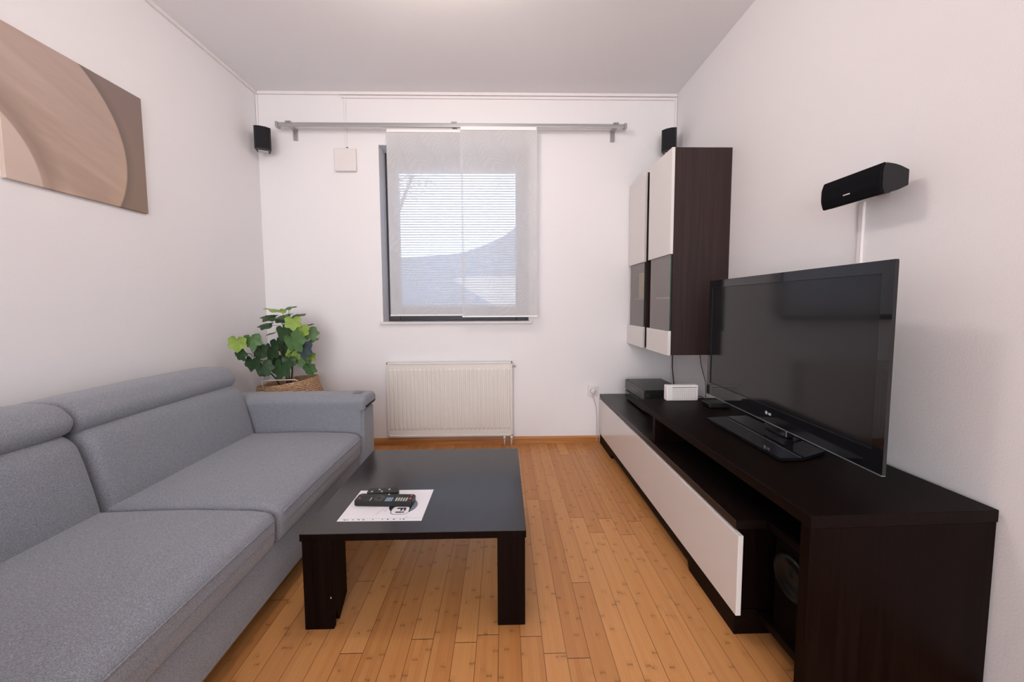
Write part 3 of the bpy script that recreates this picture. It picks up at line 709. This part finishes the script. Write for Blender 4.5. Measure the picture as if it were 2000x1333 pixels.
# ------------------------------------------------------------------ coffee table
tb = thing('coffee_table', 'low dark wenge coffee table with thick legs in front of the sofa', 'coffee table', (-0.312, 1.57, 0))
tt = MB().box(-0.695, 0.0735, 1.211, 1.932, 0.3165, 0.343, 0.0012, 1).build('tabletop', [M_TABLE_TOP, M_WENGE_Z], tb)
for p in tt.data.polygons:
    if p.normal.z < 0.5: p.material_index = 1
def leg(xa, xb, ya, yb, chip=False):
    T = 0.018; m = MB()
    fy = ya if ya < 1.5 else yb - T; sx_in = xb - T if xa < -0.3 else xa
    m.box(xa, xb, fy, fy + T, 0, 0.3165, 0.001, 1)
    y_0, y_1 = (fy + T, yb) if ya < 1.5 else (ya, fy)
    if chip:
        o = [(y_0, 0.072), (y_0 + 0.003, 0.050), (y_0 + 0.010, 0.036), (y_0 + 0.026, 0.0), (y_1, 0.048), (y_1, 0.3165), (y_0, 0.3165)]
        m.prism(o, 'x', sx_in, sx_in + T)
    else:
        m.box(sx_in, sx_in + T, y_0, y_1, 0, 0.3165)
    return m.build('leg', M_WENGE_Z, tb)
lgf = leg(-0.688, -0.590, 1.212, 1.322, True)
lgf['label'] = 'leg with a broken lower corner'
leg(-0.026, 0.0695, 1.212, 1.322)
leg(-0.688, -0.590, 1.83, 1.931); leg(-0.026, 0.0695, 1.83, 1.931)
ck = MB().box(-0.5975, -0.5950, 1.2105, 1.2120, 0.112, 0.118).build('paint_chip', M_PALEINK, lgf)

# paper in a punched sleeve
tz = 0.343
pp = thing('paper_sheet', 'white printed sheet in a punched plastic sleeve on the coffee table', 'paper', (-0.4475, 1.39, tz))
def sheet(z0, z1, P): return MB().prism(P, 'z', z0, z1)
P4 = [(-0.600, 1.2815), (-0.298, 1.2775), (-0.2955, 1.4985), (-0.5965, 1.4985)]
sheet(tz + 0.0003, tz + 0.0012, P4).build('sleeve', M_PAPER, pp)
def disc(cx, cy, r, n=40, a0=0, a1=2 * PI): return [(cx + r * math.cos(a0 + (a1 - a0) * k / n), cy + r * math.sin(a0 + (a1 - a0) * k / n)) for k in range(n if a1 - a0 > 6.2 else n + 1)]
lo = sheet(tz + 0.0012, tz + 0.0015, disc(-0.388, 1.377, 0.053)).build('logo_disc', M_INK, pp)
sheet(tz + 0.0015, tz + 0.0017, disc(-0.388, 1.377, 0.053, 20, -0.9, 0.9)).build('grey_segment', M_GREYINK, lo)
def rsq(cx, cy, a, b, r): return rounded_outline([(cx - a, cy - b), (cx + a, cy - b), (cx + a, cy + b), (cx - a, cy + b)], r, 6)
sheet(tz + 0.0017, tz + 0.0019, rsq(-0.392, 1.344, 0.034, 0.027, 0.022)).build('badge_outline', M_GREYINK, lo)
sheet(tz + 0.0019, tz + 0.0021, rsq(-0.391, 1.345, 0.0315, 0.0255, 0.02)).build('badge', M_PAPER, lo)
def text(s, size, m, parent, loc, rot, name='lettering', bold=0.0, ext=0.0002, spc=1.0):
    cu = bpy.data.curves.new('txt', 'FONT'); cu.body = s; cu.size = size; cu.extrude = ext; cu.offset = bold
    cu.space_character = spc; cu.align_x = 'CENTER'; cu.align_y = 'CENTER'
    to = bpy.data.objects.new('txt', cu); COL.objects.link(to)
    dg = bpy.context.evaluated_depsgraph_get(); dg.update()
    me = bpy.data.meshes.new_from_object(to.evaluated_get(dg)); bpy.data.objects.remove(to)
    me.materials.clear(); me.materials.append(m); me.name = name
    o = ORG[parent.name]
    me.transform(Matrix.Translation(Vector(loc) - o) @ rot.to_4x4())
    ob = bpy.data.objects.new(name, me); COL.objects.link(ob); ob.parent = parent; ORG[ob.name] = o
    return ob
text('Fi', 0.046, M_INK, lo, (-0.391, 1.345, tz + 0.0023), Matrix.Rotation(-PI / 2, 3, 'Z'), bold=0.0015, spc=1.2)
for u in (-0.575, -0.565, -0.545, -0.525, -0.508, -0.474, -0.440, -0.421, -0.399, -0.376, -0.364):
    w_ = random.choice((0.002, 0.0035)); MB().prism([(u - w_, 1.2865), (u + w_, 1.2865), (u + w_, 1.2905), (u - w_, 1.2905)], 'z', tz + 0.0012, tz + 0.0016).build('punch_mark', M_INK, pp)
sc_ = MB()
for (a, b, c_, d) in ((-0.475, 1.318, -0.458, 1.362), (-0.452, 1.338, -0.446, 1.356), (-0.362, 1.300, -0.357, 1.308)):
    sc_.prism([(a, b), (a + 0.002, b), (c_ + 0.002, d), (c_, d)], 'z', tz + 0.0012, tz + 0.0015)
sc_.prism([(-0.597, 1.2955), (-0.3, 1.2925), (-0.3, 1.2935), (-0.597, 1.2965)], 'z', tz + 0.0012, tz + 0.0014)
sc_.build('pen_marks', M_PALEINK, pp)

# remotes
def remote(label, cx, cy, z, rot, L, Wd, H, full):
    r = thing('remote_control', label, 'remote control', (cx, cy, z), rot, 'remote controls on the coffee table', local=True)
    o = rounded_outline([(-L / 2, -Wd / 2), (L / 2, -Wd / 2), (L / 2, Wd / 2), (-L / 2, Wd / 2)], 0.009, 4)
    m = MB(); m.prism(o, 'z', 0, H); es = [e for e in m.bm.edges if abs(e.verts[0].co.z - e.verts[1].co.z) < 1e-6]
    bmesh.ops.bevel(m.bm, geom=es, offset=0.003, segments=2, profile=0.5, affect='EDGES')
    m.build('body', M_BLACK, r)
    def key(x, y, w, h, mt, n='button'): MB().box(x - w / 2, x + w / 2, y - h / 2, y + h / 2, H - 0.001, H + 0.0018, 0.0006, 1).build(n, mt, r)
    if full:
        for i in range(5):
            for j in range(3): key(0.048 + i * 0.0098, -0.017 + j * 0.012, 0.0055, 0.0095, M_GREYKEY if j < 2 else M_DKKEY)
        key(0.100, -0.004, 0.008, 0.008, M_REDKEY); key(0.098, 0.018, 0.006, 0.005, M_REDKEY)
        for j in range(2): key(0.020 , -0.019 + j * 0.013, 0.026, 0.011, M_BLUEKEY)
        for i in range(2):
            for j in range(2): MB().box(0.012 + i * 0.012, 0.018 + i * 0.012, -0.021 + j * 0.013, -0.018 + j * 0.013, H + 0.0018, H + 0.0022).build('key_mark', M_INK, r)
        MB().lathe([(0.006, H + 0.001), (0.009, H + 0.002), (0.020, H + 0.002), (0.022, H - 0.001)], (-0.022, -0.006, 0), 32).build('navigation_ring', M_DKKEY, r, True)
        key(-0.052, -0.012, 0.003, 0.02, M_GREYKEY)
        for i in range(4):
            for j in range(3): key(-0.070 - i * 0.0095, -0.018 + j * 0.013, 0.0055, 0.006, M_REDKEY if (i, j) == (3, 1) else M_DKKEY)
        for i in range(8): key(-0.02 + i * 0.013, 0.024, 0.006, 0.004, M_DKKEY if i != 2 else M_PRINTW)
    else:
        for i in range(6):
            for j in range(2): key(-0.042 + i * 0.013, -0.009 + j * 0.014, 0.007, 0.006, M_DKKEY if (i + j) % 3 else M_GREYKEY)
        MB().box(L / 2 - 0.006, L / 2 + 0.002, -0.008, 0.008, 0.004, H + 0.001, 0.002).build('infrared_lens', M_GLOSSBLACK, r)
    return r
remote('large black television remote with light grey and blue keys on the paper', -0.4645, 1.4010, tz + 0.0026, math.radians(-3.3), 0.225, 0.058, 0.019, True)
remote('smaller black remote lying just behind the large one on the table', -0.490, 1.4560, tz + 0.0016, math.radians(2), 0.122, 0.040, 0.022, False)

# ------------------------------------------------------------------ low media cabinet (long lower unit)
lo_ = thing('low_cabinet', 'long low cabinet with a white gloss front and wenge top on the right', 'cabinet', (1.03, 2.0, 0))
MB().box(0.764, 1.322, 1.157, 2.884, 0.367, 0.397, 0.0015, 1).build('top', M_WENGE_LOW, lo_)
MB().box(0.777, 1.320, 1.160, 1.180, 0.088, 0.367).box(0.777, 1.320, 2.86, 2.882, 0.088, 0.367).box(0.777, 1.320, 1.18, 2.86, 0.088, 0.104).box(1.30, 1.320, 1.18, 2.86, 0.104, 0.367).build('carcass', M_WENGE_Z, lo_)
MB().box(0.757, 0.774, 1.130, 2.882, 0.089, 0.362, 0.0012, 1).build('drawer_front', M_WGLOSS, lo_)
MB().prism([(1.157, 0), (1.457, 0), (1.470, 0.034), (2.56, 0.034), (2.575, 0.0), (2.882, 0.0), (2.882, 0.087), (1.157, 0.087)], 'x', 0.770, 0.790).box(0.79, 1.3, 1.157, 1.175, 0, 0.087).build('plinth', M_WENGE_Y, lo_)
for x in (1.29,):
    for y in (1.4, 2.6): MB().box(x - 0.02, x + 0.02, y - 0.02, y + 0.02, 0, 0.09).build('foot', M_BLACK, lo_)

# upper television bench, standing at a slight angle over it
ub = thing('television_bench', 'dark wenge television bench straddling the long low cabinet', 'television bench', (0.7975, 0.908, 0), math.radians(1.45), local=True)
LB, DB, ZT = 1.187, 0.519, 0.561
MB().box(0, DB + 0.003, -0.001, LB, ZT - 0.034, ZT, 0.0012, 1).build('top', M_WENGE_Y, ub)
MB().box(0.0, DB, 0.0, 0.030, 0, ZT - 0.034, 0.001, 1).build('side_panel', M_WENGE_Z, ub)
MB().box(0.03, DB - 0.03, 0.930, 0.960, 0.399, ZT - 0.034, 0.001, 1).box(0.001, 0.031, 0.930, 0.960, 0.399, ZT - 0.034, 0.001, 1).build('divider', M_WENGE_Z, ub)
MB().box(0.072, DB - 0.02, 0.030, 0.235, 0.375, 0.400, 0.001, 1).build('shelf', M_WENGE_Y, ub)
MB().box(0.050, DB - 0.02, 0.030, 0.235, 0.065, 0.090, 0.001, 1).build('bottom_shelf', M_WENGE_Y, ub)
MB().box(DB - 0.045, DB - 0.025, 0.030, 0.930, 0.403, ZT - 0.034).build('back_panel', M_WENGE_Y, ub)
sw = thing('subwoofer', 'black subwoofer box with round port standing inside the television bench', 'subwoofer', (1.03, 1.03, 0.09), math.radians(1.45), local=True)
MB().box(-0.165, 0.17, -0.075, 0.082, 0.0, 0.282, 0.004).build('cabinet', mat('subwoofer_shell', (0.004, 0.0025, 0.002), 0.6, spec=0.05), sw)
pr = MB(); ct = (-0.165, 0.005, 0.205)
pr.lathe([(0.062, -0.002), (0.066, 0.014), (0.058, 0.020), (0.046, 0.006), (0.02, -0.004 + 0.006), (0.001, 0.004)], (0, 0, 0), 40)
pr.build('driver', mat('driver_ring', (0.004, 0.004, 0.004), 0.3, spec=0.25), sw, True, xf=Matrix.Translation(ct) @ Matrix.Rotation(-PI / 2, 4, 'Y'))

# ------------------------------------------------------------------ television
tv = thing('television', 'large black flat television on a glossy stand on the wenge bench', 'television', (1.096, 1.016, 0), math.radians(-2.3), local=True)
TZ0, TZ1, TL = 0.610, 1.237, 1.000
def ring_box(m, y0, y1, z0, z1, yi0, yi1, zi0, zi1, xa, xb):
    m.box(xa, xb, y0, y1, z0, zi0).box(xa, xb, y0, y1, zi1, z1).box(xa, xb, y0, yi0, zi0, zi1).box(xa, xb, yi1, y1, zi0, zi1)
m = MB(); ring_box(m, 0.0, TL, TZ0 + 0.003, TZ1, 0.036, TL - 0.03, TZ0 + 0.068, TZ1 - 0.037, 0.0, 0.010)
m.build('bezel', M_GLOSSBLACK, tv)
MB().box(0.004, 0.010, 0.036, TL - 0.03, TZ0 + 0.068, TZ1 - 0.037).build('screen', M_SCREEN, tv)
m = MB(); ring_box(m, 0.034, TL - 0.028, TZ0 + 0.066, TZ1 - 0.035, 0.0375, TL - 0.0315, TZ0 + 0.0695, TZ1 - 0.0385, 0.0005, 0.0045)
m.build('screen_gasket', M_INK, tv)
MB().box(0.010, 0.016, 0.004, TL - 0.004, TZ0 + 0.003, TZ1 - 0.003, 0.002).box(0.016, 0.055, 0.08, TL - 0.08, TZ0 + 0.05, TZ1 - 0.06, 0.01).build('back_shell', M_BLACK, tv)
MB().box(-0.001, 0.011, 0.001, TL - 0.001, TZ0, TZ0 + 0.003).build('trim_strip', mat('silver_trim', (0.35, 0.35, 0.36), 0.3, 0.6), tv)
ym = 0.480
lgd = MB().prism(disc(0, 0, 0.0075, 28), 'z', 0, 0.0006).build('logo_disc', mat('badge_silver', (0.62, 0.62, 0.64), 0.4, 0.3), tv, xf=Matrix.Translation((-0.0001, ym + 0.022, TZ0 + 0.040)) @ Matrix(((0, 0, -1), (-1, 0, 0), (0, 1, 0))).to_4x4())
rotTV = Matrix(((0, 0, -1), (-1, 0, 0), (0, 1, 0)))
face = MB(); face.box(-0.0012, 0.0003, -0.0004, 0.0004, 0.0, 0.0) if False else None
text('LG', 0.0125, M_PRINTW, tv, (-0.0006, ym, TZ0 + 0.039), rotTV, bold=0.0006)
fm = MB(); fm.box(-0.0010, 0.0002, 0.0009, 0.0012, 0.0006, 0.0012)
fm.build('logo_face', M_INK, lgd, xf=Matrix.Translation((-0.0001, ym + 0.022, TZ0 + 0.040)) @ rotTV.to_4x4() @ Matrix.Translation((-0.001, -0.003, 0.0008)) @ Matrix.Diagonal((4, 5, 0.4, 1)))
# stand (television-local coordinates)
ang = math.radians(2.3)
def loc2(x, y):
    dx, dy = x - 1.096, y - 1.016
    return (dx * math.cos(ang) - dy * math.sin(ang), dx * math.sin(ang) + dy * math.cos(ang))
B = [(0.958, 1.693), (0.961, 1.232), (1.046, 1.234), (1.172, 1.287), (1.166, 1.72)]
st = MB().prism(rounded_outline([loc2(*p) for p in B], 0.006, 3), 'z', ZT + 0.004, ZT + 0.014)
st.build('stand_base', M_GLOSSBLACK, tv)
MB().prism([loc2(*p) for p in [(0.98, 1.66), (0.98, 1.26), (1.14, 1.31), (1.14, 1.69)]], 'z', ZT + 0.0005, ZT + 0.004).build('stand_foot', M_BLACK, tv)
MB().box(0.010, 0.045, 0.40, 0.53, ZT + 0.013, TZ0 + 0.08, 0.006).build('stand_neck', M_GLOSSBLACK, tv)
MB().tube([loc2(x, y) + (z,) for x, y, z in [(1.150, 1.50, 0.70), (1.155, 1.45, 0.62), (1.20, 1.42, 0.58), (1.25, 1.47, 0.566), (1.285, 1.56, 0.566)]], 0.004, 8).build('power_cord', M_BLACK, tv, True)

# ------------------------------------------------------------------ small devices
rc = thing('receiver', 'black audio receiver, lower of the two stacked devices in the back right corner', 'receiver', (1.05, 2.54, 0.397), group='stacked black devices')
MB().box(0.920, 1.190, 2.350, 2.728, 0.405, 0.470, 0.003).build('housing', M_BLACK, rc)
MB().box(0.914, 0.922, 2.354, 2.724, 0.410, 0.465, 0.002).build('front_panel', M_GLOSSBLACK, rc)
for y in (2.39, 2.69):
    for x in (0.95, 1.16): MB().tube([(x, y, 0.397), (x, y, 0.406)], 0.014, 16).build('foot', M_BLACK, rc)
MB().tube([(0.914, 2.42, 0.437), (0.900, 2.42, 0.437)], 0.015, 24).build('volume_knob', M_BLACK, rc)
r2 = thing('disc_player', 'black disc player, upper of the two stacked devices in the back right corner', 'disc player', (1.05, 2.54, 0.470), group='stacked black devices')
MB().box(0.922, 1.188, 2.352, 2.726, 0.476, 0.550, 0.003).build('housing', mat('brushed_black', (0.02, 0.019, 0.02), 0.35), r2)
MB().box(0.914, 0.923, 2.354, 2.724, 0.478, 0.546, 0.002).build('front_panel', mat('satin_black', (0.03, 0.03, 0.032), 0.25), r2)
MB().box(0.9128, 0.9148, 2.45, 2.62, 0.512, 0.524).build('display', M_GLOSSBLACK, r2)
for y in (2.39, 2.69):
    for x in (0.95, 1.16): MB().tube([(x, y, 0.470), (x, y, 0.477)], 0.012, 16).build('foot', M_BLACK, r2)
MB().tube([(0.940, 2.352, 0.513), (0.940, 2.345, 0.513)], 0.012, 20).build('side_screw', M_DKKEY, r2)
ro = thing('router', 'small white router with a perforated front on the far end of the bench', 'router', (1.02, 2.07, ZT))
RX0, RX1, RY0, RY1, RZ1 = 0.925, 1.107, 2.045, 2.085, 0.561 + 0.089
MB().box(RX0, RX1, RY0, RY1, ZT, RZ1, 0.006, 3).build('housing', mat('router_white', (0.82, 0.78, 0.78), 0.35), ro)
g = MB()
for i in range(13):
    for j in range(6): g.box(RX0 + 0.034 + i * 0.0107, RX0 + 0.0415 + i * 0.0107, RY0 - 0.0006, RY0 + 0.001, ZT + 0.008 + j * 0.0108, ZT + 0.0155 + j * 0.0108)
g.build('grille', mat('router_grille', (0.58, 0.54, 0.54), 0.6), ro)
MB().box(RX0 + 0.032, RX1 - 0.012, RY0 - 0.0008, RY0 + 0.001, RZ1 - 0.013, RZ1 - 0.010).build('slot', M_DKKEY, ro)
sbx = thing('set_top_box', 'small black box beside the router, partly behind the television', 'set-top box', (1.14, 1.93, ZT))
MB().box(1.085, 1.20, 1.89, 1.97, ZT + 0.002, ZT + 0.026, 0.004).build('housing', M_BLACK, sbx)
MB().box(1.082, 1.086, 1.90, 1.96, ZT + 0.006, ZT + 0.022, 0.001).build('front_panel', M_GLOSSBLACK, sbx)
for lab, P_, r_ in (('dark cable hanging from the wall cabinets to the stacked devices', [(1.305, 2.80, 0.81), (1.305, 2.80, 0.62), (1.310, 2.79, 0.54), (1.315, 2.78, 0.46), (1.315, 2.76, 0.403)], 0.0045),
                    ('thin dark cable hanging down the right wall behind the router', [(1.322, 2.45, 0.81), (1.322, 2.42, 0.70), (1.322, 2.36, 0.60), (1.322, 2.35, 0.50), (1.318, 2.35, 0.402)], 0.0022),
                    ('short black cable between the router and the small black box', [(1.107, 2.065, 0.585), (1.13, 2.06, 0.58), (1.155, 2.03, 0.567), (1.17, 1.972, 0.572)], 0.003)):
    c_ = MB().tube(P_, r_, 8).build('cable', M_DARKCABLE, None, True); prop(c_, lab, 'cable')

# ------------------------------------------------------------------ wall cabinets
def wall_cab(label, y0, y1, item):
    z0, z1, xf, xb = 0.806, 2.013, 0.998, 1.330
    c = thing('wall_cabinet', label, 'wall cabinet', (1.16, (y0 + y1) / 2, z0), group='tall white and wenge wall cabinets')
    T = 0.018
    MB().box(xf, xb, y0, y0 + T, z0, z1).build('side_panel', M_CAB, c)
    MB().box(xf, xb, y1 - T, y1, z0, z1).build('side_panel', M_CAB, c)
    MB().box(xf, xb, y0 + T, y1 - T, z1 - T, z1).box(xf, xb, y0 + T, y1 - T, z0, z0 + T).box(xb - 0.006, xb, y0 + T, y1 - T, z0 + T, z1 - T).build('carcass', M_CAB, c)
    MB().box(xf + 0.03, xb - 0.006, y0 + T, y1 - T, 1.145, 1.155).build('shelf', M_TRIM_GLASS, c)
    MB().box(xf + 0.01, xb - 0.006, y0 + T, y1 - T, 1.395, 1.413).build('middle_shelf', M_CAB, c)
    MB().box(0.979, 0.997, y0, y1, 1.405, z1 + 0.001, 0.001, 1).build('upper_door', M_WGLOSS, c)
    MB().box(0.985, 0.991, y0 + 0.001, y1 - 0.035, 0.952, 1.404).build('glass_door', [M_SATIN], c)
    MB().box(0.9848, 0.9912, y0, y0 + 0.001, 0.952, 1.404).build('glass_edge', M_GLASSEDGE, c)
    MB().box(0.977, 0.996, y0, y1, z0 - 0.002, 0.951, 0.001, 1).build('lower_door', M_WGLOSS, c)
    return c
wall_cab('nearer tall wall cabinet with white doors, glass strip and wide dark side', 2.165, 2.492, False)
wall_cab('farther tall wall cabinet in the corner, yellow pack behind its glass', 2.569, 2.880, True)
yp = MB().box(0.996, 1.03, 2.63, 2.70, 1.155, 1.335, 0.003).build('yellow_package', M_YELLOW)
prop(yp, 'yellow package standing behind the glass of the farther wall cabinet', 'package')
